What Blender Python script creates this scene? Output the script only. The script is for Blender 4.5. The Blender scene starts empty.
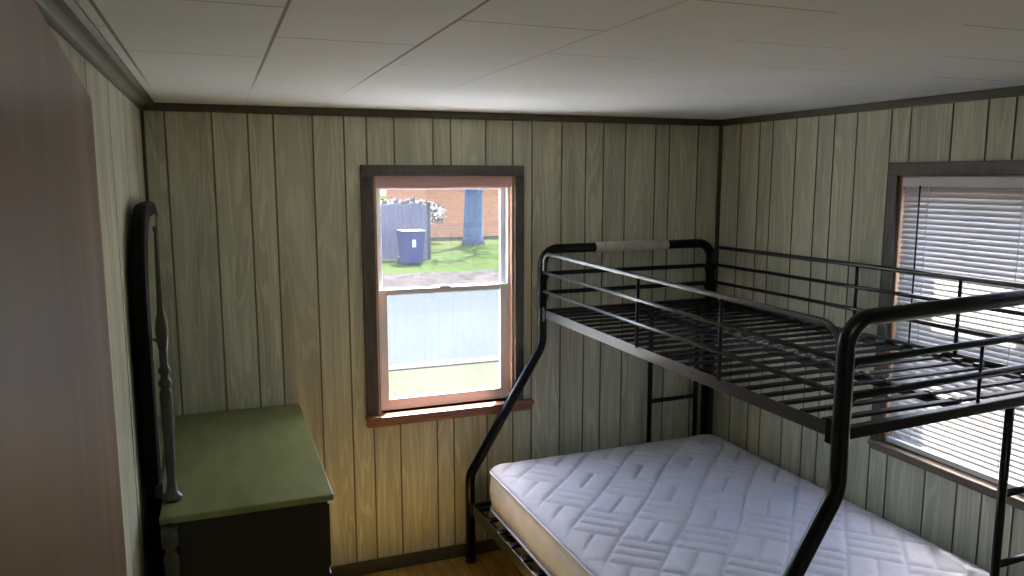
import bpy, bmesh, math, random
from mathutils import Vector, Matrix
random.seed(7)
C = bpy.context.scene.collection
SC = bpy.context.scene
PI = math.pi

# ---------------------------------------------------------------- camera, sky, sun, exposure
H = 2.3                      # ceiling height
XL, XR, D = -0.275, 2.667, 3.709   # left wall, right wall, back wall
YF = 0.06                    # inner face of the front (door) wall
CF, CYAW, CPITCH, CROLL, CZ = 776.04, 0.36441, 0.14170, -0.0006, 1.984

cam_d = bpy.data.cameras.new('camera'); cam = bpy.data.objects.new('camera', cam_d); C.objects.link(cam)
cam_d.sensor_width = 36.0; cam_d.lens = CF * 36.0 / 1024.0; cam_d.clip_start = 0.01
fw = Vector((math.sin(CYAW)*math.cos(CPITCH), math.cos(CYAW)*math.cos(CPITCH), -math.sin(CPITCH)))
rt = Vector((math.cos(CYAW), -math.sin(CYAW), 0)); up = rt.cross(fw)
r2 = math.cos(CROLL)*rt + math.sin(CROLL)*up; u2 = -math.sin(CROLL)*rt + math.cos(CROLL)*up
cam.matrix_world = Matrix(((r2.x, u2.x, -fw.x, 0), (r2.y, u2.y, -fw.y, 0), (r2.z, u2.z, -fw.z, CZ), (0, 0, 0, 1)))
SC.camera = cam

SUN = Vector((-0.30, -0.47, -1.0)).normalized()
world = bpy.data.worlds.new('sky'); SC.world = world; world.use_nodes = True
wn = world.node_tree.nodes; wl = world.node_tree.links
bg = wn['Background']; sky = wn.new('ShaderNodeTexSky'); sky.sky_type = 'NISHITA'; sky.sun_disc = False
sky.sun_elevation = math.asin(-SUN.z); sky.sun_rotation = math.atan2(-SUN.x, -SUN.y)
sky.air_density = 1.0; sky.dust_density = 3.0
wl.new(sky.outputs[0], bg.inputs[0]); bg.inputs[1].default_value = 2.4

sun_d = bpy.data.lights.new('sun', 'SUN'); sun_d.energy = 56.0; sun_d.angle = math.radians(0.6); sun_d.color = (1.0, 0.93, 0.82)
sun = bpy.data.objects.new('sun', sun_d); C.objects.link(sun); sun.location = (6, 10, 12)
sun.rotation_euler = SUN.to_track_quat('-Z', 'Y').to_euler()

def portal(name, loc, rot, sx, sy):
    l = bpy.data.lights.new(name, 'AREA'); l.shape = 'RECTANGLE'; l.size = sx; l.size_y = sy; l.cycles.is_portal = True
    o = bpy.data.objects.new(name, l); C.objects.link(o); o.location = loc; o.rotation_euler = rot
portal('sky_portal', (1.067, D+0.15, 1.42), (-PI/2, 0, 0), 0.80, 1.25)
portal('sky_portal', (XR+0.15, 1.93, 1.42), (0, PI/2, 0), 1.25, 1.2)

SC.view_settings.view_transform = 'Standard'; SC.view_settings.look = 'None'
SC.view_settings.gamma = 1.0; SC.view_settings.use_curve_mapping = False
SC.view_settings.exposure = 0.0
LAMP = 3.2                                  # brightness of the added fill light
SC.cycles.max_bounces = 12; SC.cycles.diffuse_bounces = 8; SC.cycles.transparent_max_bounces = 16
SC.cycles.sample_clamp_indirect = 6.0

# ---------------------------------------------------------------- material helpers
class Mat:
    def __init__(s, name):
        s.m = bpy.data.materials.new(name); s.m.use_nodes = True
        s.t = s.m.node_tree; s.n = s.t.nodes; s.l = s.t.links
        s.b = s.n['Principled BSDF']; s.out = s.n['Material Output']
    def node(s, kind, **kw):
        nd = s.n.new(kind)
        for k, v in kw.items(): setattr(nd, k, v)
        return nd
    def put(s, sock, v):
        if hasattr(v, 'is_output') or isinstance(v, bpy.types.NodeSocket): s.l.new(v, sock)
        else: sock.default_value = v
    def math(s, op, a, b=0.0, c=0.0):
        nd = s.node('ShaderNodeMath', operation=op)
        s.put(nd.inputs[0], a); s.put(nd.inputs[1], b)
        if op in ('MULTIPLY_ADD', 'WRAP', 'SMOOTH_MIN'): s.put(nd.inputs[2], c)
        return nd.outputs[0]
    def obj(s):
        return s.node('ShaderNodeTexCoord').outputs['Object']
    def xyz(s, v):
        nd = s.node('ShaderNodeSeparateXYZ'); s.l.new(v, nd.inputs[0]); return nd.outputs
    def comb(s, x, y, z):
        nd = s.node('ShaderNodeCombineXYZ')
        for i, v in enumerate((x, y, z)): s.put(nd.inputs[i], v)
        return nd.outputs[0]
    def noise(s, vec, scale=5.0, detail=4.0, rough=0.55, dist=0.0):
        nd = s.node('ShaderNodeTexNoise'); s.l.new(vec, nd.inputs['Vector'])
        nd.inputs['Scale'].default_value = scale; nd.inputs['Detail'].default_value = detail
        nd.inputs['Roughness'].default_value = rough; nd.inputs['Distortion'].default_value = dist
        return nd.outputs[0]
    def ramp(s, fac, stops):
        nd = s.node('ShaderNodeValToRGB'); s.put(nd.inputs[0], fac)
        els = nd.color_ramp.elements
        while len(els) < len(stops): els.new(0.5)
        for e, (p, c) in zip(els, stops):
            e.position = p; e.color = (c, c, c, 1) if isinstance(c, (int, float)) else (*c, 1)
        return nd.outputs[0]
    def mix(s, fac, a, b, blend='MIX'):
        nd = s.node('ShaderNodeMix', data_type='RGBA', blend_type=blend)
        s.put(nd.inputs[0], fac)
        for i, v in ((6, a), (7, b)):
            if isinstance(v, tuple): nd.inputs[i].default_value = (*v, 1) if len(v) == 3 else v
            else: s.put(nd.inputs[i], v)
        return nd.outputs[2]
    def bump(s, h, strength=0.3, dist=0.01):
        nd = s.node('ShaderNodeBump'); s.put(nd.inputs['Height'], h)
        nd.inputs['Strength'].default_value = strength; nd.inputs['Distance'].default_value = dist
        s.l.new(nd.outputs[0], s.b.inputs['Normal'])
    def base(s, col):
        if isinstance(col, tuple): s.b.inputs['Base Color'].default_value = (*col, 1)
        else: s.l.new(col, s.b.inputs['Base Color'])
        return s
    def set(s, rough=0.5, metal=0.0, spec=0.5, coat=0.0):
        s.b.inputs['Roughness'].default_value = rough; s.b.inputs['Metallic'].default_value = metal
        s.b.inputs['Specular IOR Level'].default_value = spec; s.b.inputs['Coat Weight'].default_value = coat
        return s

def mul(c, k): return tuple(x*k for x in c)

def mottled(name, col, var=0.18, scale=6.0, rough=0.5, metal=0.0, spec=0.5, bump=0.0, coat=0.0, stretch=(1, 1, 1)):
    m = Mat(name); o = m.obj()
    mp = m.node('ShaderNodeMapping'); m.l.new(o, mp.inputs[0]); mp.inputs['Scale'].default_value = stretch
    n = m.noise(mp.outputs[0], scale, 5)
    m.base(m.ramp(n, [(0.3, mul(col, 1-var)), (0.7, mul(col, 1+var))])).set(rough, metal, spec, coat)
    if bump: m.bump(n, bump, 0.004)
    return m.m

def panel_mat(name, base, rough=0.5):
    """printed wood-grain wall panelling; boards told apart by the face attribute 'plank'"""
    m = Mat(name); x, y, z = m.xyz(m.obj())
    u = m.math('ADD', x, y)
    at = m.node('ShaderNodeAttribute', attribute_name='plank'); pk = at.outputs['Fac']
    us = m.math('ADD', u, m.math('MULTIPLY', pk, 3.37))
    zo = m.math('ADD', z, m.math('MULTIPLY', pk, 1.71))
    fine = m.noise(m.comb(m.math('MULTIPLY', us, 60.0), m.math('MULTIPLY', zo, 1.1), 0.0), 1.6, 5, 0.6)
    broad = m.noise(m.comb(m.math('MULTIPLY', us, 9.0), m.math('MULTIPLY', zo, 0.75), 3.0), 1.0, 2, 0.5, 0.5)
    rings = m.math('SINE', m.math('MULTIPLY', broad, 62.0))
    ringmask = m.ramp(rings, [(0.25, 1.0), (0.85, 0.0)])
    wn_ = m.node('ShaderNodeTexWhiteNoise', noise_dimensions='1D'); m.l.new(pk, wn_.inputs['W'])
    tone = m.ramp(wn_.outputs[0], [(0.0, mul(base, 0.90)), (0.5, base), (1.0, mul(base, 1.12))])
    c1 = m.mix(m.ramp(fine, [(0.35, 0.55), (0.60, 0.0)]), tone, mul(base, 0.55))
    c2 = m.mix(m.math('MULTIPLY', ringmask, 0.38), c1, mul(base, 0.45))
    c3 = m.mix(m.ramp(broad, [(0.35, 0.0), (0.7, 0.45)]), c2, mul(base, 1.30))
    m.base(c3).set(rough, 0, 0.35); m.bump(fine, 0.08, 0.002)
    return m.m

M = {}
M['panel'] = panel_mat('wood_panel', (0.625, 0.625, 0.475))
M['groove'] = mottled('panel_groove', (0.17, 0.150, 0.095), rough=0.7)
M['trim'] = mottled('dark_trim', (0.075, 0.070, 0.042), rough=0.45, stretch=(3, 3, 3))
M['crown_pale'] = mottled('pale_crown', (0.2100, 0.2100, 0.1800), rough=0.5)
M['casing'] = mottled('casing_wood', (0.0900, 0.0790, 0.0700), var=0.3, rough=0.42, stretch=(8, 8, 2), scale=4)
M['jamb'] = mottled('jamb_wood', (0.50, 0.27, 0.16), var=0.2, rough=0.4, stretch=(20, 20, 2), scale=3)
M['stool'] = mottled('sill_wood', (0.26, 0.115, 0.075), var=0.25, rough=0.35, stretch=(2, 20, 20), scale=3)
M['stool2'] = mottled('sill_wood_pale', (0.17, 0.125, 0.080), var=0.25, rough=0.4, stretch=(20, 2, 20), scale=3)
M['sash'] = mottled('sash_paint', (0.80, 0.79, 0.81), var=0.05, rough=0.4)
M['vinyl'] = mottled('white_vinyl', (0.74, 0.75, 0.78), var=0.04, rough=0.35)
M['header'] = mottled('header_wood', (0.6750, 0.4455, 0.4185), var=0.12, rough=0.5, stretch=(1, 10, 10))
M['slat'] = None
M['black'] = mottled('black_enamel', (0.0035, 0.0035, 0.0048), var=0.15, scale=20, rough=0.28, spec=0.28, coat=0.0)
M['gloss'] = mottled('glossy_black', (0.004, 0.004, 0.005), var=0.15, scale=20, rough=0.34, spec=1.0)
M['satin'] = mottled('satin_black', (0.004, 0.004, 0.005), var=0.15, scale=20, rough=0.42, spec=0.2)
M['blackmatte'] = mottled('black_plastic', (0.012, 0.012, 0.013), rough=0.5)
M['clip'] = mottled('black_plastic_clip', (0.035, 0.035, 0.04), rough=0.22)
M['sleeve'] = mottled('grey_foam', (0.52, 0.50, 0.46), rough=0.8, bump=0.2, scale=30)
M['cream'] = mottled('mattress_border', (0.83, 0.84, 0.86), var=0.10, scale=9, rough=0.85)
M['piping'] = mottled('mattress_piping', (0.74, 0.73, 0.76), rough=0.8)
M['ticking'] = mottled('quilted_ticking', (0.585, 0.58, 0.635), var=0.05, scale=38, rough=0.85, spec=0.2, bump=0.35)
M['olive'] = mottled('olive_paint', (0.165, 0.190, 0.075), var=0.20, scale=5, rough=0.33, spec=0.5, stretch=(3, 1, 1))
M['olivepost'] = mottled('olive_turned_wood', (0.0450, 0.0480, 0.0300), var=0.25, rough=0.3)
M['dresser'] = mottled('dark_dresser_wood', (0.007, 0.0075, 0.005), var=0.3, scale=4, rough=0.45, stretch=(1, 1, 6))  # near-black: shade on the unlit dresser side put into the body colour
M['brass'] = mottled('aged_brass', (0.30, 0.21, 0.09), rough=0.35, metal=0.9)
M['knobmetal'] = mottled('door_knob_brass', (0.5, 0.38, 0.18), rough=0.25, metal=1.0)
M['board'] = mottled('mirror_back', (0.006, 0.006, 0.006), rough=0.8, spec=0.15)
mm = Mat('mirror_glass'); mm.base((0.8, 0.82, 0.8)).set(0.02, 1.0); M['mirror'] = mm.m

def ceiling_mat():
    m = Mat('ceiling_tile'); x, y, z = m.xyz(m.obj())
    def joint(c, off, pitch, w):
        f = m.math('FRACT', m.math('DIVIDE', m.math('SUBTRACT', c, off), pitch))
        d = m.math('MULTIPLY', m.math('ABSOLUTE', m.math('SUBTRACT', f, 0.5)), pitch)
        return m.math('SUBTRACT', pitch/2, d)       # distance to nearest joint
    o = m.obj()
    n1 = m.noise(o, 1.7, 2); n2 = m.noise(o, 30.0, 4)
    col = m.math('FLOOR', m.math('DIVIDE', m.math('SUBTRACT', x, 0.145-3.35), 0.335))
    odd = m.math('MODULO', col, 2.0)
    jx = joint(x, 0.145-3.35, 0.335, 0)
    jy = joint(m.math('SUBTRACT', y, m.math('MULTIPLY', odd, 0.3275)), 1.895-6.55, 0.655, 0)
    wx = m.ramp(m.math('DIVIDE', jx, 0.006), [(0.25, 1.0), (1.0, 0.0)])
    wy = m.ramp(m.math('DIVIDE', jy, 0.0045), [(0.25, 1.0), (1.0, 0.0)])
    gap = m.ramp(m.noise(m.comb(m.math('MULTIPLY', x, 0.8), m.math('MULTIPLY', y, 0.8), 0.0), 1.0, 1), [(0.40, 0.55), (0.60, 1.0)])
    ux = m.math('MULTIPLY', m.math('MULTIPLY', wx, m.ramp(m.math('DIVIDE', x, 3.0), [(0.20, 1.0), (0.30, 0.06)])), m.ramp(m.math('DIVIDE', y, 4.0), [(0.62, 1.0), (0.78, 0.1)]))  # joint colour faded towards the back, painting in the bright wash there
    uy = m.math('MULTIPLY', m.math('MULTIPLY', wy, gap), m.ramp(m.math('DIVIDE', y, 4.0), [(0.52, 0.9), (0.66, 0.1)]))
    j = m.math('MAXIMUM', ux, uy)
    tile = m.ramp(n1, [(0.3, (0.71, 0.74, 0.72)), (0.7, (0.77, 0.80, 0.78))])
    c = m.mix(m.math('MULTIPLY', j, 0.85), tile, (0.11, 0.10, 0.09))
    m.base(c).set(0.75, 0, 0.25); m.bump(m.math('SUBTRACT', m.math('MULTIPLY', n2, 0.15), j), 0.25, 0.003)
    return m.m
M['ceiling'] = ceiling_mat()

def floor_mat():
    m = Mat('wood_floor'); o = m.obj()
    mp = m.node('ShaderNodeMapping'); m.l.new(o, mp.inputs[0]); mp.inputs['Rotation'].default_value = (0, 0, PI/2)
    br = m.node('ShaderNodeTexBrick'); m.l.new(mp.outputs[0], br.inputs[0])
    br.inputs['Color1'].default_value = (0.40, 0.235, 0.050, 1); br.inputs['Color2'].default_value = (0.64, 0.42, 0.085, 1)
    br.inputs['Mortar'].default_value = (0.05, 0.025, 0.012, 1); br.inputs['Scale'].default_value = 1.0
    br.inputs['Mortar Size'].default_value = 0.002; br.inputs['Brick Width'].default_value = 0.30; br.inputs['Row Height'].default_value = 0.075
    x, y, z = m.xyz(o)
    g = m.noise(m.comb(m.math('MULTIPLY', x, 40.0), m.math('MULTIPLY', y, 4.0), 0.0), 1.0, 4)
    c = m.mix(m.ramp(g, [(0.35, 0.5), (0.65, 0.0)]), br.outputs['Color'], (0.13, 0.06, 0.022))
    m.base(c).set(0.32, 0, 0.5)
    return m.m
M['floor'] = floor_mat()

def door_mat():
    m = Mat('luan_door'); x, y, z = m.xyz(m.obj())
    g = m.noise(m.comb(m.math('MULTIPLY', x, 60.0), 0.0, m.math('MULTIPLY', z, 1.2)), 1.0, 4, 0.6)
    b = m.noise(m.comb(m.math('MULTIPLY', x, 9.0), 0.0, m.math('MULTIPLY', z, 0.5)), 1.0, 2)
    c = m.mix(m.ramp(g, [(0.3, 0.4), (0.65, 0.0)]), m.ramp(b, [(0.3, (0.160, 0.090, 0.072)), (0.7, (0.285, 0.185, 0.160))]), (0.11, 0.065, 0.05))
    m.base(c).set(0.33, 0, 0.8); m.put(m.b.inputs['Roughness'], m.ramp(g, [(0.3, 0.46), (0.7, 0.30)])); m.bump(g, 0.06, 0.002)
    return m.m
M['door'] = door_mat()

def slat_mat():
    m = Mat('blind_slat'); n = m.noise(m.obj(), 8.0, 2)
    m.base(m.ramp(n, [(0.3, (0.64, 0.63, 0.64)), (0.7, (0.69, 0.68, 0.69))])).set(0.45, 0, 0.4)
    tr = m.node('ShaderNodeBsdfTranslucent'); tr.inputs[0].default_value = (0.80, 0.71, 0.67, 1)
    mx = m.node('ShaderNodeMixShader'); mx.inputs[0].default_value = 0.09
    m.l.new(m.b.outputs[0], mx.inputs[1]); m.l.new(tr.outputs[0], mx.inputs[2]); m.l.new(mx.outputs[0], m.out.inputs[0])
    return m.m
M['slat'] = slat_mat()

def glass_mat():
    """thin window pane: clear, a little reflection, a film of dust that catches the sun"""
    m = Mat('window_glass'); n = m.noise(m.obj(), 5.0, 3)
    tp = m.node('ShaderNodeBsdfTransparent'); gl = m.node('ShaderNodeBsdfGlossy'); gl.inputs['Roughness'].default_value = 0.01
    df = m.node('ShaderNodeBsdfTranslucent'); df.inputs[0].default_value = (0.9, 0.92, 1.0, 1)
    lw = m.node('ShaderNodeLayerWeight'); lw.inputs[0].default_value = 0.5
    frs = m.math('MULTIPLY_ADD', m.math('POWER', lw.outputs['Facing'], 4.0), 0.6, 0.03)
    m1 = m.node('ShaderNodeMixShader'); m.l.new(frs, m1.inputs[0]); m.l.new(tp.outputs[0], m1.inputs[1]); m.l.new(gl.outputs[0], m1.inputs[2])
    m2 = m.node('ShaderNodeMixShader'); m.l.new(m.ramp(n, [(0.3, 0.004), (0.7, 0.008)]), m2.inputs[0])
    m.l.new(m1.outputs[0], m2.inputs[1]); m.l.new(df.outputs[0], m2.inputs[2]); m.l.new(m2.outputs[0], m.out.inputs[0])
    m.n.remove(m.b)
    return m.m
M['glass'] = glass_mat()

# outdoors
def ground_mat(name, c1, c2, scale, c3=None, rough=0.9):
    m = Mat(name); o = m.obj(); n = m.noise(o, scale, 6, 0.65); k = m.noise(o, scale*0.12, 3)
    c = m.ramp(n, [(0.32, c1), (0.68, c2)])
    if c3: c = m.mix(m.ramp(k, [(0.42, 0.0), (0.62, 0.8)]), c, c3)
    m.base(c).set(rough, 0, 0.0); m.bump(n, 0.4, 0.03)
    return m.m
M['asphalt'] = ground_mat('asphalt', (0.027, 0.033, 0.042), (0.031, 0.037, 0.047), 9.0)
M['concrete'] = ground_mat('kerb_concrete', (0.0440, 0.0400, 0.0384), (0.0600, 0.0528, 0.0512), 6.0)
M['lawn'] = ground_mat('lawn', (0.0266, 0.0326, 0.0199), (0.0415, 0.0447, 0.0330), 14.0)
M['verge'] = ground_mat('verge', (0.0087, 0.0243, 0.0062), (0.0254, 0.0381, 0.0104), 3.5, (0.0292, 0.0322, 0.0150))
M['litter'] = ground_mat('leaf_litter', (0.0124, 0.0124, 0.0124), (0.0431, 0.0392, 0.0411), 3.0)
M['driveway'] = ground_mat('driveway_concrete', (0.70, 0.70, 0.68), (0.80, 0.80, 0.78), 5.0)
M['bark'] = mottled('bark', (0.0244, 0.0484, 0.0848), var=0.4, scale=6, rough=0.9, bump=0.6, stretch=(3, 3, 0.5))
M['leaf'] = mottled('leaf', (0.020, 0.045, 0.010), var=0.35, scale=3, rough=0.6)
M['hedge'] = mottled('pale_leaf', (0.0275, 0.0275, 0.0250), var=0.4, scale=3, rough=0.6)
M['bin'] = mottled('bin_plastic', (0.0032, 0.0125, 0.0723), var=0.1, rough=0.45)
M['label'] = mottled('bin_label', (0.35, 0.36, 0.38), var=0.05, rough=0.5)
M['fence'] = mottled('grey_fence', (0.0925, 0.0814, 0.1021), var=0.3, rough=0.85, stretch=(9, 9, 1))
M['post_dark'] = mottled('dark_post', (0.0055, 0.0055, 0.0082), rough=0.6)
M['palewall'] = mottled('pale_house_wall', (0.42, 0.37, 0.37), var=0.1, scale=1.5, rough=0.8)
M['siding'] = mottled('outer_siding', (0.5, 0.5, 0.48), rough=0.8)
M['shingle'] = mottled('roof_shingle', (0.06, 0.05, 0.05), var=0.4, scale=10, rough=0.9)
M['housepane'] = mottled('house_pane', (0.03, 0.04, 0.05), rough=0.1)
M['houseframe'] = mottled('house_window_frame', (0.4, 0.4, 0.4), rough=0.5)
def brick_mat():
    m = Mat('orange_brick'); x, y, z = m.xyz(m.obj())
    br = m.node('ShaderNodeTexBrick'); m.l.new(m.comb(m.math('ADD', x, y), z, 0.0), br.inputs[0])
    br.inputs['Color1'].default_value = (0.44, 0.155, 0.055, 1); br.inputs['Color2'].default_value = (0.34, 0.12, 0.045, 1)
    br.inputs['Mortar'].default_value = (0.36, 0.20, 0.12, 1); br.inputs['Scale'].default_value = 1.0
    br.inputs['Brick Width'].default_value = 0.24; br.inputs['Row Height'].default_value = 0.09; br.inputs['Mortar Size'].default_value = 0.012
    m.base(br.outputs['Color']).set(0.9, 0, 0.2)
    return m.m
M['brick'] = brick_mat()

# ---------------------------------------------------------------- mesh helpers
class MB:
    def __init__(s): s.bm = bmesh.new(); s.mi = 0
    def _tag(s, f0):
        for f in list(s.bm.faces)[f0:]: f.material_index = s.mi
    def box(s, x0, y0, z0, x1, y1, z1, bevel=0.0, seg=2):
        f0 = len(s.bm.faces)
        xs = (min(x0, x1), max(x0, x1)); ys = (min(y0, y1), max(y0, y1)); zs = (min(z0, z1), max(z0, z1))
        if bevel:
            t = bmesh.new()
            bmesh.ops.create_cube(t, size=1.0, matrix=Matrix.Translation(((xs[0]+xs[1])/2, (ys[0]+ys[1])/2, (zs[0]+zs[1])/2)) @ Matrix.Diagonal((xs[1]-xs[0], ys[1]-ys[0], zs[1]-zs[0], 1)))
            bmesh.ops.bevel(t, geom=list(t.edges), offset=bevel, segments=seg, profile=0.5, affect='EDGES')
            me = bpy.data.meshes.new('tmp'); t.to_mesh(me); t.free(); s.bm.from_mesh(me); bpy.data.meshes.remove(me)
        else:
            v = [s.bm.verts.new((x, y, z)) for x in xs for y in ys for z in zs]
            for q in ((0, 1, 3, 2), (4, 6, 7, 5), (0, 4, 5, 1), (2, 3, 7, 6), (0, 2, 6, 4), (1, 5, 7, 3)):
                s.bm.faces.new([v[i] for i in q])
        s._tag(f0); return s
    def obox(s, mat, sx, sy, sz, bevel=0.0):
        """box of size sx,sy,sz centred at the origin, moved by a 4x4 matrix"""
        t = MB(); t.box(-sx/2, -sy/2, -sz/2, sx/2, sy/2, sz/2, bevel); bmesh.ops.transform(t.bm, matrix=mat, verts=t.bm.verts)
        f0 = len(s.bm.faces); me = bpy.data.meshes.new('tmp'); t.bm.to_mesh(me); t.bm.free(); s.bm.from_mesh(me); bpy.data.meshes.remove(me); s._tag(f0); return s
    def tube(s, pts, r, n=12, cap=True, closed=False):
        f0 = len(s.bm.faces); pts = [Vector(p) for p in pts]; N = len(pts)
        rs = r if isinstance(r, (list, tuple)) else [r]*N
        tan = []
        for i in range(N):
            a = pts[i-1] if i > 0 else pts[i]; b = pts[i+1] if i < N-1 else pts[i]
            tan.append((b-a).normalized())
        ref = Vector((0, 0, 1)) if abs(tan[0].z) < 0.9 else Vector((1, 0, 0))
        nrm = (ref - tan[0]*ref.dot(tan[0])).normalized(); rings = []
        for i in range(N):
            nrm = (nrm - tan[i]*nrm.dot(tan[i])).normalized(); bn = tan[i].cross(nrm)
            rings.append([s.bm.verts.new(pts[i] + rs[i]*(math.cos(2*PI*k/n)*nrm + math.sin(2*PI*k/n)*bn)) for k in range(n)])
        for i in range(N-1):
            for k in range(n):
                f = s.bm.faces.new((rings[i][k], rings[i][(k+1) % n], rings[i+1][(k+1) % n], rings[i+1][k])); f.smooth = True
        if cap:
            s.bm.faces.new(list(reversed(rings[0]))); s.bm.faces.new(rings[-1])
        s._tag(f0); return s
    def lathe(s, cx, cy, prof, n=20):
        """prof: list of (radius, z) from bottom to top"""
        f0 = len(s.bm.faces); rings = []
        for r, z in prof: rings.append([s.bm.verts.new((cx + r*math.cos(2*PI*k/n), cy + r*math.sin(2*PI*k/n), z)) for k in range(n)])
        for i in range(len(rings)-1):
            for k in range(n):
                f = s.bm.faces.new((rings[i][k], rings[i][(k+1) % n], rings[i+1][(k+1) % n], rings[i+1][k])); f.smooth = True
        s.bm.faces.new(list(reversed(rings[0]))); s.bm.faces.new(rings[-1]); s._tag(f0); return s
    def prism(s, outline, axis, a0, a1):
        """outline in the two other axes (in x,y,z order), extruded along axis from a0 to a1"""
        f0 = len(s.bm.faces)
        def P(q, a): l = list(q); l.insert(axis, a); return s.bm.verts.new(l)
        A = [P(q, a0) for q in outline]; B = [P(q, a1) for q in outline]; n = len(A)
        s.bm.faces.new(A); s.bm.faces.new(list(reversed(B)))
        for i in range(n): s.bm.faces.new((A[i], B[i], B[(i+1) % n], A[(i+1) % n]))
        s._tag(f0); return s
    def build(s, name, mats, parent=None, bevel=0.0):
        bmesh.ops.recalc_face_normals(s.bm, faces=s.bm.faces)
        me = bpy.data.meshes.new(name); s.bm.to_mesh(me); s.bm.free()
        for m_ in (mats if isinstance(mats, (list, tuple)) else [mats]): me.materials.append(m_)
        o = bpy.data.objects.new(name, me); C.objects.link(o)
        if parent: o.parent = parent; o.matrix_parent_inverse = parent_inv(parent)
        if bevel:
            b = o.modifiers.new('bevel', 'BEVEL'); b.width = bevel; b.segments = 2; b.limit_method = 'ANGLE'; b.angle_limit = math.radians(40)
        return o

def world_mat(o):
    m_ = Matrix.LocRotScale(o.location, o.rotation_euler, o.scale)
    return world_mat(o.parent) @ o.matrix_parent_inverse @ m_ if o.parent else m_
def parent_inv(p): return world_mat(p).inverted()

def thing(name, label, cat, loc=(0, 0, 0), group=None):
    o = bpy.data.objects.new(name, None); C.objects.link(o); o.location = loc; o.empty_display_size = 0.1
    return tag(o, label, cat, group)
def tag(o, label, cat, group=None):
    o['label'] = label; o['category'] = cat
    if group: o['group'] = group
    return o
def struct(o, label=None):
    o['kind'] = 'structure'
    if label: o['label'] = label
    return o
def struct_root(name, loc, label):
    o = bpy.data.objects.new(name, None); C.objects.link(o); o.location = loc; o.empty_display_size = 0.1
    return struct(o, label)

def fillet(pts, r, n=6):
    """polyline with rounded corners"""
    pts = [Vector(p) for p in pts]; out = [pts[0]]
    for i in range(1, len(pts)-1):
        a, b, c = pts[i-1], pts[i], pts[i+1]; d1 = (a-b).normalized(); d2 = (c-b).normalized()
        ang = d1.angle(d2); rr = r[i-1] if isinstance(r, (list, tuple)) else r
        t = min(rr/math.tan(ang/2), (a-b).length*0.49, (c-b).length*0.49); p1 = b+d1*t; p2 = b+d2*t
        rad = t*math.tan(ang/2); cen = b + (d1+d2).normalized()*(rad/math.sin(ang/2))
        v1 = p1-cen; v2 = p2-cen; tot = v1.angle(v2)
        for k in range(n+1):
            f = k/n; out.append(cen + (v1*math.sin((1-f)*tot) + v2*math.sin(f*tot))/math.sin(tot))
    out.append(pts[-1]); return out

# ---------------------------------------------------------------- room shell
T = 0.13                                   # wall thickness
WIN1 = (0.709, 1.426, 0.820, 1.990)        # back window opening  u0,u1,z0,z1
WIN2 = (1.390, 2.466, 0.846, 1.990)        # right window opening
DOOR = (-0.045, 0.735, 0.0, 2.065)         # doorway in the front wall

def grooved_wall(name, label, to_w, u0, u1, grooves, hole=None, zmax=H):
    """panelled wall: boards parted by recessed dark grooves, with an opening; to_w(u, d, z) -> world, d = depth outward"""
    GW, GD = 0.0080, 0.004
    cuts = []
    for g in sorted(grooves):
        if u0+0.02 < g < u1-0.02: cuts.append((g-GW/2, g+GW/2))
    cols = []; cur = u0; k = 0
    for a, b in cuts: cols.append((cur, a, 0, k)); cols.append((a, b, 1, k)); cur = b; k += 1
    cols.append((cur, u1, 0, k))
    full = []
    for a, b, g, k in cols:
        brk = [a] + [h for h in (hole[:2] if hole else ()) if a < h < b] + [b]
        for i in range(len(brk)-1): full.append((brk[i], brk[i+1], g, k))
    mb = MB(); bm = mb.bm; lay = bm.faces.layers.float.new('plank')
    def quad(p, mi, k):
        f = bm.faces.new([bm.verts.new(to_w(*q)) for q in p]); f.material_index = mi; f[lay] = k
    for a, b, g, k in full:
        mid = (a+b)/2
        segs = [(0, zmax)]
        if hole and hole[0] < mid < hole[1]:
            segs = [s_ for s_ in ((0, hole[2]), (hole[3], zmax)) if s_[1]-s_[0] > 0.001]
        for z0, z1 in segs:
            d = GD if g else 0.0
            quad([(a, d, z0), (b, d, z0), (b, d, z1), (a, d, z1)], g, k)
            if g:
                quad([(a, 0, z0), (a, d, z0), (a, d, z1), (a, 0, z1)], 1, k); quad([(b, 0, z0), (b, d, z0), (b, d, z1), (b, 0, z1)], 1, k)
    # core behind the panelling
    e = 0.15
    blocks = [(u0-e, 0, u1+e, zmax)] if not hole else [(u0-e, 0, hole[0], zmax), (hole[1], 0, u1+e, zmax), (hole[0], hole[3], hole[1], zmax)] + ([(hole[0], 0, hole[1], hole[2])] if hole[2] > 0.01 else [])
    for a, z0, b, z1 in blocks:
        p = to_w(a, 0.008, z0); q = to_w(b, T, z1); mb.mi = 2; mb.box(p[0], p[1], p[2], q[0], q[1], q[2])
    me_o = mb
    # keep plank face orientation: normals recomputed in build
    o = me_o.build(name, [M['panel'], M['groove'], M['siding']])
    return struct(o, label)

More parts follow.
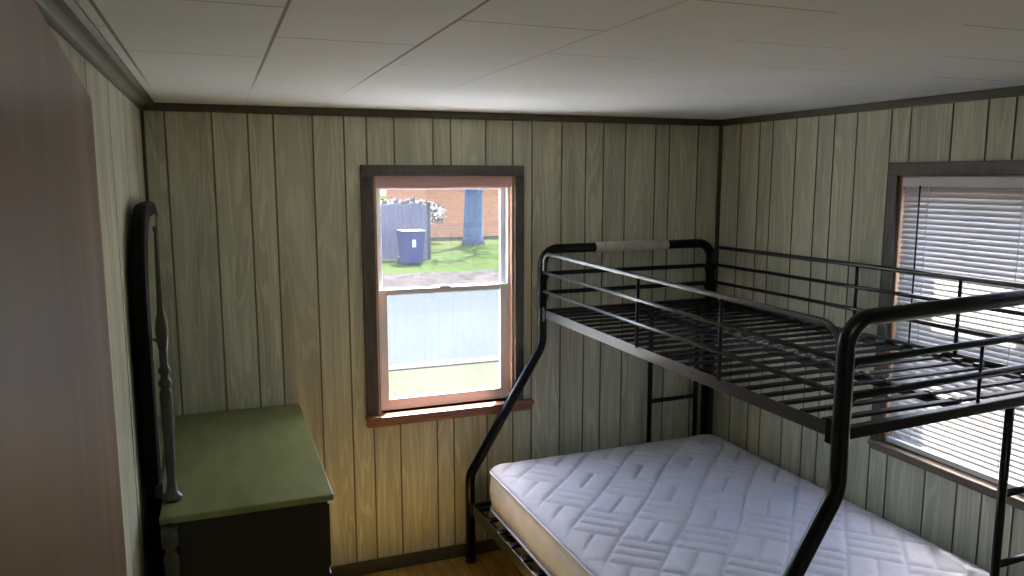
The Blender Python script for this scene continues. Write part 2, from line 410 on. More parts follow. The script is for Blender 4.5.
gb = [-0.182, 0.007, 0.156, 0.265, 0.437, 0.579, 0.683, 0.815, 1.005, 1.094, 1.275, 1.418, 1.524, 1.690, 1.828, 1.932, 2.063, 2.246, 2.334, 2.516]
gr = [3.533, 3.374, 3.273, 3.102, 2.955, 2.851, 2.717, 2.530, 2.432, 2.239, 2.092, 1.986, 1.86, 1.68, 1.53, 1.44, 1.26, 1.12, 1.02, 0.88, 0.70, 0.60, 0.42, 0.27, 0.17]
gl = [3.42, 3.02, 2.60, 2.17, 1.74, 1.31, 0.90, 0.47]
wb = lambda u, d, z: (u, D+d, z)
wr = lambda u, d, z: (XR+d, u, z)
wlft = lambda u, d, z: (XL-d, u, z)
wfr = lambda u, d, z: (u, YF-d, z)
grooved_wall('wall_back', 'back wall of grey-green wood-grain panelling with the clear window', wb, XL, XR, gb, WIN1)
grooved_wall('wall_right', 'right wall of wood-grain panelling with the blind-covered window', wr, YF, D, gr, WIN2)
grooved_wall('wall_left', 'left wall of wood-grain panelling behind the dresser', wlft, YF, D, gl)
grooved_wall('wall_front', 'front panelled wall with the open doorway', wfr, XL, XR, [0.95, 1.1, 1.25, 1.42, 1.6, 1.72, 1.9, 2.05, 2.2, 2.4, 2.55], DOOR)
struct(MB().box(XL-T, -1.6, -0.12, XR+T, D+T, 0.0).build('floor', M['floor']), 'brown wood strip floor')
struct(MB().box(XL-T-0.4, -1.8, H, XR+T, D+T, H+0.15).build('ceiling', M['ceiling']), 'pale square-tiled ceiling')
hall = MB()
hall.box(XL-T, -1.6, 0, XL-T-0.1, YF-T+0.001, H); hall.box(XR+T, -1.6, 0, XR+T-0.1, YF-T+0.001, H); hall.box(XL-T-0.1, -1.7, -0.12, XR+T, -1.6, H)
struct(hall.build('wall_hall', M['siding']), 'plain walls of the hall behind the doorway')

# trims
def trim(name, label, *boxes, mat='trim', bevel=0.003):
    mb = MB()
    for b in boxes: mb.box(*b)
    return struct(mb.build(name, M[mat], None, bevel), label)
TH = 0.035
trim('trim_1', 'dark moulding where the back wall meets the ceiling', (XL, D-0.014, H-TH, XR, D, H))
trim('trim_2', 'dark moulding where the right wall meets the ceiling', (XR-0.014, YF, H-TH, XR, D-0.014, H))
trim('trim_3', 'dark corner strip between back and right walls', (XR-0.018, D-0.018, 0.075, XR, D, H-TH))
trim('trim_4', 'dark corner strip between back and left walls', (XL, D-0.014, 0.075, XL+0.014, D, H-TH))
# crown along the left wall: dark lower bead, pale cove, dark step
cr = MB(); cr.mi = 0
cr.prism([(XL, H-0.031), (XL+0.010, H-0.031), (XL+0.012, H-0.021), (XL, H-0.021)], 1, YF, D-0.014)
cr.mi = 1
prof = [(XL, H-0.021), (XL+0.010, H-0.021)] + [(XL+0.011+0.022*(1-math.cos(t*PI/2)), H-0.021+0.010*math.sin(t*PI/2)) for t in (0.2, 0.4, 0.6, 0.8, 1.0)] + [(XL+0.033, H), (XL, H)]
cr.prism(prof, 1, YF, D-0.014)
cr.mi = 0
cr.prism([(XL+0.033, H-0.014), (XL+0.050, H-0.014), (XL+0.060, H-0.006), (XL+0.060, H), (XL+0.033, H)], 1, YF, D-0.014)
struct(cr.build('trim_5', [M['trim'], M['crown_pale']]), 'stepped crown moulding along the left wall')
BH = 0.068
trim('baseboard_back', 'dark baseboard under the back window', (XL, D-0.012, 0, XR, D, BH))
trim('baseboard_right', 'dark baseboard along the right wall', (XR-0.012, YF, 0, XR, D-0.012, BH))
trim('baseboard_left', 'dark baseboard along the left wall', (XL, YF, 0, XL+0.012, D-0.012, BH))
trim('trim_6', 'dark casing around the doorway', (DOOR[1], YF, 0, DOOR[1]+0.06, YF+0.014, DOOR[3]+0.06), (DOOR[0]-0.06, YF, DOOR[3], DOOR[1], YF+0.014, DOOR[3]+0.06))

# ---------------------------------------------------------------- windows
def window(name, label, to_w, op, stool_mat, horn, deep):
    u0, u1, z0, z1 = op; c = to_w((u0+u1)/2, 0, z0)
    root = struct_root(name, c, label)
    def B(mb, ua, da, za, ub, db, zb): p = to_w(ua, da, za); q = to_w(ub, db, zb); mb.box(*p, *q); return mb
    CW = 0.062
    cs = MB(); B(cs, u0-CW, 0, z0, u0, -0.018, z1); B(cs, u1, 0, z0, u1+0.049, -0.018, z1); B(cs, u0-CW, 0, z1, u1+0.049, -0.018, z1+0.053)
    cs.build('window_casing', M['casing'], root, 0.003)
    st = MB(); B(st, u0-CW-0.006, 0.06, z0-0.022, u1+horn, -deep, z0)
    so = st.build('window_sill', M[stool_mat], root, 0.005)
    ap = MB(); B(ap, u0-CW-0.004, 0, z0-0.052*deep/0.05, u1+horn-0.007, -deep+0.010, z0-0.022); ap.build('sill_apron', M[stool_mat], root, 0.006)
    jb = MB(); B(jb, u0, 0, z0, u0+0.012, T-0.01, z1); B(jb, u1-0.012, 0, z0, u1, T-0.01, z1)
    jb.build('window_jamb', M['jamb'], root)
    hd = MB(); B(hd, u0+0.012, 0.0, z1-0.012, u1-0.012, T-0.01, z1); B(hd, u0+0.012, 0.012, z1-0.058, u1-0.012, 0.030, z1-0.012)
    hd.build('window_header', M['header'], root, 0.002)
    bs = MB(); B(bs, u0+0.012, 0.06, z0-0.02, u1-0.012, T+0.02, z0+0.004); bs.build('outer_sill', M['vinyl'], root)
    zm = z0 + 0.605
    # vinyl tracks
    tk = MB(); B(tk, u0+0.012, 0.030, z0, u0+0.022, T-0.01, z1-0.012); B(tk, u1-0.022, 0.030, z0, u1-0.012, T-0.01, z1-0.012); tk.build('sash_track', M['vinyl'], root)
    a, b = u0+0.022, u1-0.022
    ls = MB(); B(ls, a, 0.036, z0+0.004, a+0.040, 0.062, zm+0.012); B(ls, b-0.040, 0.036, z0+0.004, b, 0.062, zm+0.012)
    B(ls, a+0.040, 0.036, z0+0.004, b-0.040, 0.062, z0+0.062); B(ls, a+0.040, 0.036, zm-0.016, b-0.040, 0.062, zm+0.012)
    low = ls.build('lower_sash', M['sash'], root, 0.003)
    lp = MB(); B(lp, a+0.036, 0.047, z0+0.058, b-0.036, 0.051, zm-0.012); lp.build('glass_pane', M['glass'], low)
    lk = MB(); B(lk, (a+b)/2-0.03, 0.034, zm+0.012, (a+b)/2+0.03, 0.060, zm+0.020); lk.build('sash_lock', M['vinyl'], low, 0.003)
    us = MB(); B(us, a, 0.070, zm-0.02, a+0.026, 0.096, z1-0.012); B(us, b-0.026, 0.070, zm-0.02, b, 0.096, z1-0.012)
    B(us, a+0.026, 0.070, zm-0.02, b-0.026, 0.096, zm+0.008); B(us, a+0.026, 0.070, z1-0.066, b-0.026, 0.096, z1-0.012)
    upp = us.build('upper_sash', M['vinyl'], root, 0.003)
    up_ = MB(); B(up_, a+0.022, 0.081, zm+0.004, b-0.022, 0.085, z1-0.062); up_.build('glass_pane', M['glass'], upp)
    return root
window('window_1', 'double-hung window in the back wall looking onto the street', wb, WIN1, 'stool', 0.097, 0.050)
window('window_2', 'window in the right wall behind white blinds', wr, WIN2, 'stool2', 0.045, 0.040)

# blinds in the right window
bl = thing('window_blind', 'white horizontal slat blind lowered in the right-hand window', 'window blind', (XR+0.016, 1.928, 1.93))
bu0, bu1 = WIN2[0]+0.018, WIN2[1]-0.018; BX = XR+0.010
MB().box(XR-0.008, bu0, 1.945, XR+0.011, bu1, 1.985, 0.003).build('head_rail', M['vinyl'], bl)
sl = MB(); z = 1.935; TILT = math.radians(61)
while z > 0.890:
    hx, hz = 0.0125*math.cos(TILT), 0.0125*math.sin(TILT)
    # shallow crowned slat: four-point arc across its width, room edge low
    prof_ = []
    for k in range(5):
        f = k/4*2-1; cx = f*hx; cz = f*hz; bul = 0.0018*(1-f*f)
        prof_.append((BX + cx - bul*math.sin(TILT), z + cz + bul*math.cos(TILT)))
    bot = [(p[0]+0.0004*math.sin(TILT), p[1]-0.0004*math.cos(TILT)) for p in reversed(prof_)]
    sl.prism(prof_+bot, 1, bu0+0.003, bu1-0.003); z -= 0.0215
sl.build('slats', M['slat'], bl)
MB().box(XR-0.002, bu0+0.003, 0.852, XR+0.020, bu1-0.003, 0.874, 0.003).build('bottom_rail', M['vinyl'], bl)
for yy in (bu1-0.13, (bu0+bu1)/2, bu0+0.13):
    MB().box(XR-0.0065, yy-0.0012, 0.865, XR-0.0050, yy+0.0012, 1.95).build('ladder_cord', M['vinyl'], bl)
MB().tube([(XR-0.014, bu1-0.095, 1.95), (XR-0.014, bu1-0.095, 1.25)], 0.0035, 8).build('tilt_wand', M['blackmatte'], bl)

# ---------------------------------------------------------------- door leaf, open
ZD = 2.06
dfar = Vector((-0.1043, 0.850, 0)); dirv = Vector((0.0365, -0.450, 0)).normalized(); DW = 0.755
dn = Vector((-dirv.y, dirv.x, 0))                     # pick the side away from the camera
if dn.x > 0: dn = -dn
door_root = struct_root('door_1', dfar + dirv*DW, 'brown flush door swung open beside the camera')
dd = MB()
p0, p1 = dfar, dfar + dirv*DW
corners = [p0, p1, p1+dn*0.035, p0+dn*0.035]
dd.prism([(c.x, c.y) for c in corners], 2, 0.012, ZD)
leaf = dd.build('door_leaf', M['door'], door_root, 0.002)
kp = dfar + dirv*0.065
kn = MB()
for sgn, base in ((1, kp), (-1, kp+dn*0.035)):
    ax = -dn*sgn
    kn.tube([base+Vector((0, 0, 0.92)), base+ax*0.004+Vector((0, 0, 0.92)), base+ax*0.005+Vector((0, 0, 0.92)), base+ax*0.025+Vector((0, 0, 0.92)),
             base+ax*0.032+Vector((0, 0, 0.92)), base+ax*0.045+Vector((0, 0, 0.92)), base+ax*0.052+Vector((0, 0, 0.92))],
            [0.028, 0.027, 0.011, 0.011, 0.024, 0.025, 0.014], 16)
kn.build('door_knob', M['knobmetal'], door_root)

# ---------------------------------------------------------------- bunk bed
BF, BN = 3.640, 1.630                   # far and near end-frame planes
XA, XB, XC = 1.155, 1.555, 2.590        # lower left post, upper left post, right posts
ZT, ZR = 1.620, 1.290                   # top tube, upper side rail centre
bed = thing('bunk_bed', 'black metal twin-over-full bunk bed with slanted left posts', 'bunk bed', ((XA+XC)/2, (BF+BN)/2, 0))
def end_frame(y):
    path = fillet([(XA, y, 0.015), (XA, y, 0.470), (XB, y, 1.120), (XB, y, ZT), (XC, y, ZT), (XC, y, 0.015)], [0.10, 0.16, 0.085, 0.085], 8)
    e = MB().tube(path, 0.0245, 16).build('end_frame', M['black'], bed)
    for x in (XA, XC): MB().lathe(x, y, [(0.027, 0.0), (0.0285, 0.004), (0.0285, 0.028), (0.026, 0.032)], 16).build('foot_cap', M['blackmatte'], e)
    for zz, xa in ((1.495, XB), (1.395, XB)):
        MB().tube(fillet([(XB+0.015, y, zz-0.045), (XB+0.028, y, zz), (XC-0.028, y, zz), (XC-0.015, y, zz-0.045)], 0.035, 6), 0.0115, 10).build('end_bar', M['black'], e)
    MB().box(XB, y-0.016, ZR-0.016, XC, y+0.016, ZR+0.018, 0.005).build('cross_bar', M['black'], e)
    if y < 2: MB().tube([(2.105, y, ZR), (2.105, y, 1.495)], 0.0055, 8).build('end_bar_upright', M['black'], e)
    MB().box(XA, y-0.016, 0.265, XC, y+0.016, 0.312, 0.005).build('lower_cross_bar', M['black'], e)
    lx0, lx1 = (2.215, 2.520) if y > 2 else (2.255, 2.550)
    for x in (lx0, lx1): MB().tube([(x, y, 0.29), (x, y, ZR)], 0.0135, 12).build('ladder_upright', M['black'], e)
    for zz in (0.450, 0.745, 0.985): MB().tube([(lx0, y, zz), (lx1, y, zz)], 0.0115, 12).build('ladder_rung', M['black'], e)
    return e
far_end = end_frame(BF); near_end = end_frame(BN)
sv = MB().tube([(1.855, BF, ZT), (1.858, BF, ZT), (2.296, BF, ZT), (2.300, BF, ZT)], [0.0262, 0.0275, 0.0275, 0.0262], 18).build('padding_sleeve', M['sleeve'], far_end)
sv['label'] = 'grey foam wrapping left on the top tube'

def guard(x, ups, y0, y1):
    """three-bar guard rail with the ends of its top bar bent down to the posts"""
    g = MB().tube(fillet([(x, y0, 1.505), (x, y0-0.012, 1.600), (x, y1+0.03, 1.600), (x, y1, 1.500)], [0.06, 0.075], 7), 0.0100, 12).build('guard_rail', M['gloss'], bed)
    for zz in (1.503, 1.405): MB().tube([(x, y0, zz), (x, y1, zz)], 0.0085, 10).build('guard_bar', M['gloss'], g)
    for yy in ups: MB().tube([(x, yy, ZR+0.015), (x, yy, 1.600)], 0.0075, 10).build('guard_upright', M['black'], g)
    return g
guard(XB, (2.715, 2.178), BF-0.02, BN+0.01); guard(XC, (2.590, 2.090), BF-0.02, BN+0.01)

def angle_rail(name, x, inward, z, h=0.044, flange=0.032):
    """L-section side rail: flat web outside, flange turned inward at the bottom"""
    t = 0.004; w0, w1 = (x-inward*t/2, x+inward*t/2)
    mb = MB().box(w0, BN+0.02, z-h/2, w1, BF-0.02, z+h/2); mb.box(x, BN+0.03, z-h/2+0.018, x+inward*flange, BF-0.03, z-h/2+0.022)
    r_ = mb.build(name, M['gloss'], bed, 0.001)
    for yy in (BN+0.028, BF-0.028):
        MB().box(x-inward*0.010, yy-0.022, z-0.040, x-inward*0.0025, yy+0.022, z+0.036, 0.003).build('rail_bracket', M['black'], r_)
    return r_
ulr = angle_rail('upper_side_rail', XB, 1, ZR); urr = angle_rail('upper_side_rail', XC, -1, ZR)
llr = angle_rail('lower_side_rail', XA, 1, 0.302, 0.062, 0.05); lrr = angle_rail('lower_side_rail', XC, -1, 0.302, 0.062, 0.05)
n = 22; pitch = (BF-BN-0.14)/(n-1)
slat0 = MB().box(-(XC-XB)/2+0.006, -0.0125, 0, (XC-XB)/2-0.006, 0.0125, 0.011, 0.003).build('slat', M['satin'], bed)
zs = ZR-0.022+0.0225
slats = []
for i in range(n):
    o = slat0 if i == 0 else slat0.copy()
    if i: C.objects.link(o); o.parent = bed
    o.matrix_parent_inverse = parent_inv(bed); o.location = ((XB+XC)/2, BN+0.07+i*pitch, zs); slats.append(o)
cb = MB().box(2.085, BN+0.018, zs-0.024, 2.110, BF-0.018, zs-0.001, 0.002).build('centre_support', M['black'], bed)
clip0 = MB().box(-0.016, -0.0145, 0, 0.016, 0.0145, 0.015, 0.004).build('slat_clip', M['clip'], bed)
k = 0
for i in range(n):
    for xx in (2.0975, XC-0.030):
        o = clip0 if k == 0 else clip0.copy()
        if k: C.objects.link(o); o.parent = bed
        o.matrix_parent_inverse = parent_inv(bed); o.location = (xx, BN+0.07+i*pitch, zs-0.001); k += 1
ZL = 0.3135
ls0 = MB().box(-(XC-XA)/2+0.006, -0.019, 0, (XC-XA)/2-0.006, 0.019, 0.0145, 0.004).build('lower_slat', M['black'], bed)
for i in range(14):
    o = ls0 if i == 0 else ls0.copy()
    if i: C.objects.link(o); o.parent = bed
    o.matrix_parent_inverse = parent_inv(bed); o.location = ((XA+XC)/2, BN+0.09+i*(BF-BN-0.18)/13, ZL)
    cp_ = MB().box(XA+0.003, BN+0.09+i*(BF-BN-0.18)/13-0.024, ZL+0.001, XA+0.022, BN+0.09+i*(BF-BN-0.18)/13+0.024, ZL+0.016, 0.004).build('slat_holder', M['clip'], llr)

# the bed stands a little askew: turned about its far left post, near end slightly lower
BED_TURN = Matrix.Translation((XB, BF, 0)) @ Matrix.Rotation(math.radians(0.95), 4, 'Z') @ Matrix.Translation((-XB, -BF, 0))
def lower(x, y): return 1 - 0.0135*max(0.0, (BF-y)/(BF-BN))*(1.5*min(1.0, (XC-x)/(XC-XB))-0.4)
seen = set()
def settle(o):
    for ch in o.children:
        if ch.type == 'MESH':
            if ch.location.length > 0.001:
                w = 0.020*(BF-ch.location.y)/(BF-BN); ch.location.z *= lower(ch.location.x, ch.location.y)
                if 'slat' == ch.name[:4] and 'clip' not in ch.name: ch.scale.x = 1-w/(XC-XB)
                ch.location.x += w*min(1.0, (XC-ch.location.x)/(XC-XB))
            elif ch.data.name not in seen:
                seen.add(ch.data.name)
                for v in ch.data.vertices:
                    v.co.z *= lower(v.co.x, v.co.y)
                    v.co.x += 0.020*(BF-v.co.y)/(BF-BN)*max(0.0, min(1.0, (XC-v.co.x)/(XC-XB)))
        settle(ch)
settle(bed)
bed.location = BED_TURN @ bed.location; bed.rotation_euler = (0, 0, math.radians(0.95))

# ---------------------------------------------------------------- mattress
MX0, MX1, MY0, MY1, MZ0, MZ1 = 1.210, 2.572, 1.665, 3.545, 0.329, 0.556
mt = thing('mattress', 'white quilted full-size mattress with cream sides on the lower bunk', 'mattress', ((MX0+MX1)/2, (MY0+MY1)/2, MZ0))
def rrect(x0, x1, y0, y1, r, n=8):
    out = []
    for cx, cy, a0 in ((x1-r, y1-r, 0), (x0+r, y1-r, PI/2), (x0+r, y0+r, PI), (x1-r, y0+r, 3*PI/2)):
        for k in range(n+1): a = a0 + PI/2*k/n; out.append((cx+r*math.cos(a), cy+r*math.sin(a)))
    return out
sd = MB(); bm = sd.bm; rings = []
for ins, zz in ((0.016, MZ0), (0.004, MZ0+0.012), (0.000, MZ0+0.06), (-0.004, MZ0+0.10), (0.0, MZ1-0.055), (0.005, MZ1-0.030), (0.012, MZ1-0.020)):
    rings.append([bm.verts.new((x, y, zz)) for x, y in rrect(MX0+ins, MX1-ins, MY0+ins, MY1-ins, 0.075)])
for i in range(len(rings)-1):
    m_ = len(rings[0])
    for k in range(m_):
        f = bm.faces.new((rings[i][k], rings[i][(k+1) % m_], rings[i+1][(k+1) % m_], rings[i+1][k])); f.smooth = True
bm.faces.new(list(reversed(rings[0]))); bm.faces.new(rings[-1])
sd.build('side_border', M['cream'], mt)
for zz, ins in ((MZ0+0.010, 0.002), (MZ1-0.026, 0.001)):
    loop = rrect(MX0+ins, MX1-ins, MY0+ins, MY1-ins, 0.075); loop.append(loop[0])
    MB().tube([(x, y, zz) for x, y in loop], 0.0062, 8, cap=False).build('piping', M['piping'], mt)
# quilted top: basket-weave stitching at 45 degrees pressed into the ticking
PITCH = 0.205
def quilt(x, y):
    u = (y-x)/math.sqrt(2)/PITCH + 0.06; v = (x+y)/math.sqrt(2)/PITCH + 0.2
    wob = 0.03*math.sin(7*x+3*y)
    u += wob; v += 0.03*math.sin(5*y-4*x)
    fu, fv = u-math.floor(u), v-math.floor(v)
    d = [min(fu, 1-fu)]
    cell = (math.floor(u)+math.floor(v)) % 2
    dv = min(fv, 1-fv)
    d.append(dv)
    d.append(abs(fu-0.5) if cell else min(abs(fv-0.36), abs(fv-0.68)))
    dd_ = min(d)*PITCH
    puff = 1-math.exp(-dd_/0.010)
    return 0.0160*puff
tp = MB(); bm = tp.bm; NX, NY = 200, 276; grid = []
for j in range(NY+1):
    row = []
    for i in range(NX+1):
        fx, fy = i/NX, j/NY
        # denser and rounded towards the rim
        x = MX0+0.004+fx*(MX1-MX0-0.008); y = MY0+0.004+fy*(MY1-MY0-0.008)
        ex = min(x-MX0, MX1-x); ey = min(y-MY0, MY1-y)
        R = 0.075
        if ex < R and ey < R:                       # rounded plan corner
            cx = MX0+R if x < (MX0+MX1)/2 else MX1-R; cy = MY0+R if y < (MY0+MY1)/2 else MY1-R
            dx, dy = x-cx, y-cy; m8 = max(abs(dx), abs(dy)); l2 = math.hypot(dx, dy)
            if l2 > 1e-6: x = cx+dx*m8/l2; y = cy+dy*m8/l2
            e = R-math.hypot(x-cx, y-cy)
        else: e = min(ex, ey)
        t = max(0.0, min(1.0, e/0.055)); roll = 0.026*(1-math.sqrt(max(0.0, 1-(1-t)**2)))
        zz = MZ1-roll + quilt(x, y)*min(1, e/0.085) + 0.004*math.sin(2.1*x+0.5)*math.sin(1.9*y)
        row.append(bm.verts.new((x, y, zz)))
    grid.append(row)
for j in range(NY):
    for i in range(NX):
        f = bm.faces.new((grid[j][i], grid[j][i+1], grid[j+1][i+1], grid[j+1][i])); f.smooth = True
tp.build('quilted_top', M['ticking'], mt)
mt.location = BED_TURN @ mt.location; mt.rotation_euler = (0, 0, math.radians(0.95))

# ---------------------------------------------------------------- dresser
DX0, DX1, DY0, DY1, DZ = -0.212, 0.327, 2.535, 3.675, 0.930
dr = thing('dresser', 'dark olive green dresser along the left wall', 'dresser', ((DX0+DX1)/2, (DY0+DY1)/2, 0))
MB().box(DX0, DY0, DZ-0.024, DX1, DY1, DZ, 0.006, 3).build('top', M['olive'], dr)
bx = MB(); ox = 0.012
bx.box(DX0+ox, DY0+ox, 0.06, DX1-0.022, DY0+ox+0.02, DZ-0.024); bx.box(DX0+ox, DY1-ox-0.02, 0.06, DX1-0.022, DY1-ox, DZ-0.024)
bx.box(DX0+ox, DY0+ox+0.02, 0.06, DX0+ox+0.012, DY1-ox-0.02, DZ-0.024); bx.box(DX0+ox+0.012, DY0+ox+0.02, 0.06, DX1-0.03, DY1-ox-0.02, 0.08)
for zz in (0.10, 0.375, 0.645, DZ-0.034): bx.box(DX1-0.05, DY0+ox+0.02, zz-0.01, DX1-0.022, DY1-ox-0.02, zz+0.01)
bx.box(DX1-0.05, (DY0+DY1)/2-0.012, 0.10, DX1-0.022, (DY0+DY1)/2+0.012, DZ-0.034)
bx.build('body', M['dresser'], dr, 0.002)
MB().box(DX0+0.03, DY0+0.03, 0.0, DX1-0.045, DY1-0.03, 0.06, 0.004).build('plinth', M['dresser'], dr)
for zr0, zr1 in ((0.112, 0.363), (0.387, 0.633), (0.657, 0.885)):
    for ya, yb in ((DY0+0.035, (DY0+DY1)/2-0.014), ((DY0+DY1)/2+0.014, DY1-0.035)):
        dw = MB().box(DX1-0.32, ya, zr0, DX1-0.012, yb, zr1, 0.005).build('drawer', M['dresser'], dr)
        ym, zm = (ya+yb)/2, (zr0+zr1)/2
        MB().tube(fillet([(DX1-0.013, ym-0.045, zm), (DX1+0.010, ym-0.045, zm-0.004), (DX1+0.012, ym+0.045, zm-0.004), (DX1-0.013, ym+0.045, zm)], 0.012, 5), 0.0045, 8).build('drawer_pull', M['brass'], dw)
# turned column on the near back corner
def turned(z0, z1, prof):
    return [(r, z0+(z1-z0)*t) for t, r in prof]
colp = [(0, .022), (.06, .022), (.07, .016), (.10, .024), (.13, .024), (.15, .014), (.20, .020), (.45, .026), (.62, .016), (.66, .012), (.68, .024), (.71, .026), (.73, .014), (.76, .018), (.88, .025), (.90, .016), (.92, .016), (.925, .026), (1, .026)]
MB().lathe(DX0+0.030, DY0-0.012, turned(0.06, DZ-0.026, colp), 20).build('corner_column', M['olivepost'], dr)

# ---------------------------------------------------------------- mirror standing on the dresser
mr = thing('dresser_mirror', 'arch-topped dark mirror with a turned post standing on the dresser', 'mirror', (-0.19, 3.1, DZ))
def arch(y0, y1, z0, z1, r, n=10):
    out = [(y0, z0), (y1, z0)]
    for k in range(n+1): a = PI/2*k/n; out.append((y1-r+r*math.cos(a), z1-r+r*math.sin(a)))
    for k in range(n+1): a = PI/2+PI/2*k/n; out.append((y0+r+r*math.cos(a), z1-r+r*math.sin(a)))
    return out
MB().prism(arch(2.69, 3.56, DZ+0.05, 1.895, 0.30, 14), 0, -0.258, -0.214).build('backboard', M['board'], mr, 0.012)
MB().prism(arch(2.735, 3.515, DZ+0.095, 1.85, 0.27, 14), 0, -0.2135, -0.2105).build('mirror_glass', M['mirror'], mr)
postp = [(0, .030), (.012, .032), (.022, .026), (.030, .018), (.07, .0135), (.16, .0150), (.30, .0185), (.405, .0195), (.42, .014), (.430, .020), (.445, .020), (.455, .013), (.470, .013), (.478, .019), (.490, .019), (.50, .0125),
         (.56, .0125), (.585, .017), (.63, .0200), (.665, .017), (.69, .0115), (.72, .0100), (.90, .0065), (.975, .0045), (.985, .008), (.993, .008), (1, .003)]
for yy in (2.680,):
    MB().lathe(-0.178, yy, turned(DZ, 1.835, postp), 18).build('turned_post', M['olivepost'], mr)
MB().box(-0.232, 2.70, DZ, -0.205, 3.55, DZ+0.052, 0.005).build('post_rail', M['olivepost'], mr)
for yy, s_ in ((2.70, 1),):
    MB().tube([(-0.178, yy-s_*0.02, 1.46), (-0.205, yy+s_*0.04, 1.46), (-0.218, yy+s_*0.06, 1.46)], 0.006, 8).build('mirror_pivot', M['brass'], mr)

# ---------------------------------------------------------------- fill light added on the ceiling, out of view, to brighten the room
em = Mat('light_diffuser'); em.base((0.8, 0.8, 0.8)); em.b.inputs['Emission Color'].default_value = (0.95, 1.0, 0.96, 1); em.b.inputs['Emission Strength'].default_value = LAMP
lt = thing('ceiling_light', 'added fill light, flat square panel on the ceiling out of view', 'fill light', (1.25, 0.55, H))
lx, ly, lr_ = 1.25, 0.55, 0.28
fr = MB()
for b_ in ((lx-lr_-0.02, ly-lr_-0.02, lx+lr_+0.02, ly-lr_), (lx-lr_-0.02, ly+lr_, lx+lr_+0.02, ly+lr_+0.02), (lx-lr_-0.02, ly-lr_, lx-lr_, ly+lr_), (lx+lr_, ly-lr_, lx+lr_+0.02, ly+lr_)):
    fr.box(b_[0], b_[1], H-0.035, b_[2], b_[3], H-0.001)
fr.build('light_frame', M['vinyl'], lt)
MB().box(lx-lr_, ly-lr_, H-0.022, lx+lr_, ly+lr_, H-0.004).build('diffuser', em.m, lt)

# ---------------------------------------------------------------- outdoors
G = -0.55
def flat(name, label, y0, y1, z, mat, x0=-25, x1=45):
    return struct(MB().box(x0, y0, z-0.3, x1, y1, z).build(name, M[mat]), label)
flat('driveway', 'added unseen pale slab outside the back window, bouncing sun indoors', D+0.3, 8.3, G-0.01, 'driveway')  # added out of view as a bright reflector for the ceiling
flat('lawn', 'strip of lawn on the near side of the street', 8.3, 9.9, G, 'lawn')
flat('kerb', 'pale kerb on the near side of the street', 9.9, 10.15, G+0.02, 'concrete')
flat('street', 'pale sunlit street outside the window', 10.15, 16.6, G-0.02, 'asphalt')
flat('verge_edge', 'leaf-strewn edge of the far verge', 16.6, 20.2, G, 'litter')
flat('verge', 'sunlit grass verge beyond the street', 20.2, 110.0, G, 'verge')
struct(MB().box(XR+0.3, -12, G-0.3, 45, D+0.3, G).build('side_yard', M['lawn']), 'yard outside the right-hand window')

gb_ = thing('wheelie_bin', 'blue-grey wheeled rubbish bin on the grass across the street', 'trash bin', (5.36, 22.4, G))
def frustum(mb, cx, cy, z0, z1, wx0, wy0, wx1, wy1):
    a = [(cx-wx0/2, cy-wy0/2, z0), (cx+wx0/2, cy-wy0/2, z0), (cx+wx0/2, cy+wy0/2, z0), (cx-wx0/2, cy+wy0/2, z0)]
    b = [(cx-wx1/2, cy-wy1/2, z1), (cx+wx1/2, cy-wy1/2, z1), (cx+wx1/2, cy+wy1/2, z1), (cx-wx1/2, cy+wy1/2, z1)]
    A = [mb.bm.verts.new(p) for p in a]; B_ = [mb.bm.verts.new(p) for p in b]
    mb.bm.faces.new(A); mb.bm.faces.new(B_)
    for i in range(4): mb.bm.faces.new((A[i], A[(i+1) % 4], B_[(i+1) % 4], B_[i]))
    return mb
frustum(MB(), 5.36, 22.4, G+0.04, G+0.95, 0.56, 0.58, 0.70, 0.74).build('bin_body', M['bin'], gb_, 0.02)
ld = MB(); ld.box(4.99, 22.00, G+0.95, 5.73, 22.80, G+1.00, 0.02); ld.tube([(5.05, 22.84, G+0.97), (5.67, 22.84, G+0.97)], 0.02, 8); ld.build('bin_lid', M['bin'], gb_)
MB().box(5.31, 22.030, G+0.52, 5.42, 22.075, G+0.74).build('bin_label', M['label'], gb_)
for xx in (5.04, 5.68): MB().tube([(xx-0.03, 22.70, G+0.10), (xx+0.03, 22.70, G+0.10)], 0.10, 16).build('wheel', M['blackmatte'], gb_)

fn = thing('fence_panel', 'grey board fence behind the rubbish bin', 'fence', (5.4, 23.6, G))
fb = MB(); x = 3.4
while x < 6.2: fb.box(x, 23.58, G+0.03, x+0.135, 23.60, 1.16+0.02*math.sin(x*9)); x += 0.142
fb.build('boards', M['fence'], fn)
MB().box(3.4, 23.60, 0.90, 6.25, 23.64, 1.00).build('fence_rail', M['fence'], fn)
MB().box(6.17, 23.55, G, 6.27, 23.65, 1.24, 0.01).build('fence_post', M['post_dark'], fn)

hs = thing('brick_house', 'orange brick house beyond the grass across the street', 'house', (14, 36, G))
MB().box(8.3, 32.0, G, 22.0, 40.0, 2.6).build('brick_wall', M['brick'], hs)
MB().prism([(31.5, 2.6), (40.5, 2.6), (36.0, 5.2)], 0, 7.9, 22.4).build('roof', M['shingle'], hs)
ps = thing('pale_house', 'pale pinkish house behind the fence across the street', 'house', (2, 44, G))
MB().box(-8.0, 42.5, G, 7.2, 50.0, 2.5).build('house_wall', M['palewall'], ps)
MB().prism([(42.0, 2.5), (50.5, 2.5), (46.2, 5.0)], 0, -8.4, 7.4).build('roof', M['shingle'], ps)
for xx in (14.5, 18.5):
    w_ = MB().box(xx, 31.94, 0.6, xx+1.3, 32.02, 2.0).build('house_window', M['houseframe'], hs)
    MB().box(xx+0.08, 31.92, 0.68, xx+1.22, 31.95, 1.92).build('pane', M['housepane'], w_)

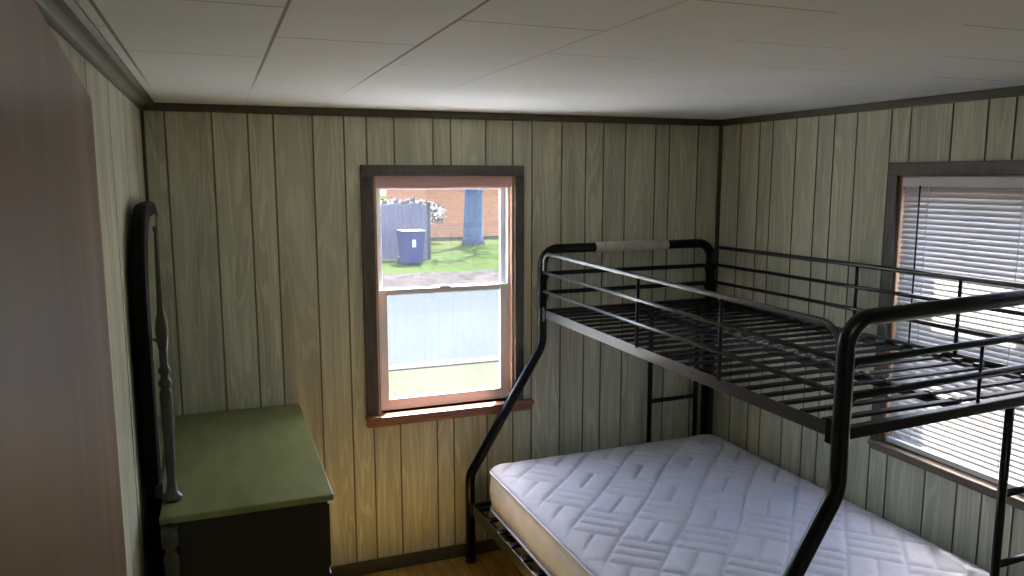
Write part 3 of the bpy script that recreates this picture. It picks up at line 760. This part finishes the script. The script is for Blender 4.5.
def branchy(mb, p, d, L, r, lvl, tips):
    q = p + d*L; mid = p + d*L*0.5 + Vector((random.uniform(-1, 1), random.uniform(-1, 1), 0))*L*0.06
    mb.tube([p, mid, q], [r, r*0.82, r*0.62], 8 if lvl > 1 else 6)
    if lvl == 0: tips.append(q); return
    for k in range(3):
        a = 2*PI*(k+random.random()*0.6)/3; sp = random.uniform(0.5, 0.8)
        side = d.orthogonal().normalized(); side = Matrix.Rotation(a, 3, d) @ side
        nd = (d*math.cos(sp) + side*math.sin(sp) + Vector((0, 0, 0.10))).normalized()
        branchy(mb, q, nd, L*random.uniform(0.60, 0.78), r*0.6, lvl-1, tips)
def leaves(mb, c, R, n, s):
    for _ in range(n):
        d = Vector((random.gauss(0, 1), random.gauss(0, 1), random.gauss(0, 1))).normalized()*R*random.random()**0.4
        p = c+d; a = Vector((random.gauss(0, 1), random.gauss(0, 1), random.gauss(0, 1))).normalized(); b = a.orthogonal().normalized(); k = s*random.uniform(0.6, 1.3)
        v = [mb.bm.verts.new(p+q) for q in (-a*k, b*k*0.5, a*k, -b*k*0.5)]; mb.bm.faces.new(v)
def tree(name, label, x, y, r, h, lvl=3, leafn=40):
    t = thing(name, label, 'tree', (x, y, G))
    tk = MB(); tk.tube([(x, y, G-0.05), (x, y, G+0.25), (x+0.04, y, G+h*0.5), (x, y+0.03, G+h)], [r*1.35, r*1.08, r*0.95, r*0.85], 14); tk.build('trunk', M['bark'], t)
    br = MB(); tips = []
    for k in range(4):
        a = 2*PI*k/4+0.5; branchy(br, Vector((x, y, G+h-0.15)), Vector((math.cos(a)*0.6, math.sin(a)*0.6, 0.8)).normalized(), 2.2, r*0.5, lvl, tips)
    br.build('branches', M['bark'], t)
    lf = MB()
    for c in tips: leaves(lf, c, 0.7, leafn, 0.16)
    lf.build('foliage', M['leaf'], t)
tree('tree', 'thick grey tree trunk right of the bin across the street', 9.20, 28.3, 0.36, 4.2, 2, 26)
tree('tree', 'slim distant tree behind the grey fence', 4.6, 34.0, 0.20, 4.6, 2, 18)
tree('tree', 'leafy tree standing right of the thick trunk, shading the verge', 13.1, 22.6, 0.24, 2.6, 2, 40)
def bush(x, y, w, h, label):
    b_ = thing('bush', label, 'bush', (x, y, G)); st_ = MB(); tips = []
    for k in range(7):
        a = 2*PI*k/7; branchy(st_, Vector((x+0.1*math.cos(a), y+0.1*math.sin(a), G-0.03)), Vector((0.45*math.cos(a), 0.45*math.sin(a), 1)).normalized(), h*0.4, 0.03, 1, tips)
    st_.build('stems', M['bark'], b_)
    lf = MB()
    for c in tips: leaves(lf, c, w*0.35, 55, 0.11)
    lf.build('foliage', M['hedge'], b_)
bush(5.7, 26.0, 1.1, 2.4, 'pale leafy bush showing above the left end of the fence')
bush(7.3, 29.6, 1.0, 2.2, 'pale leafy bush between the fence post and the brick house')
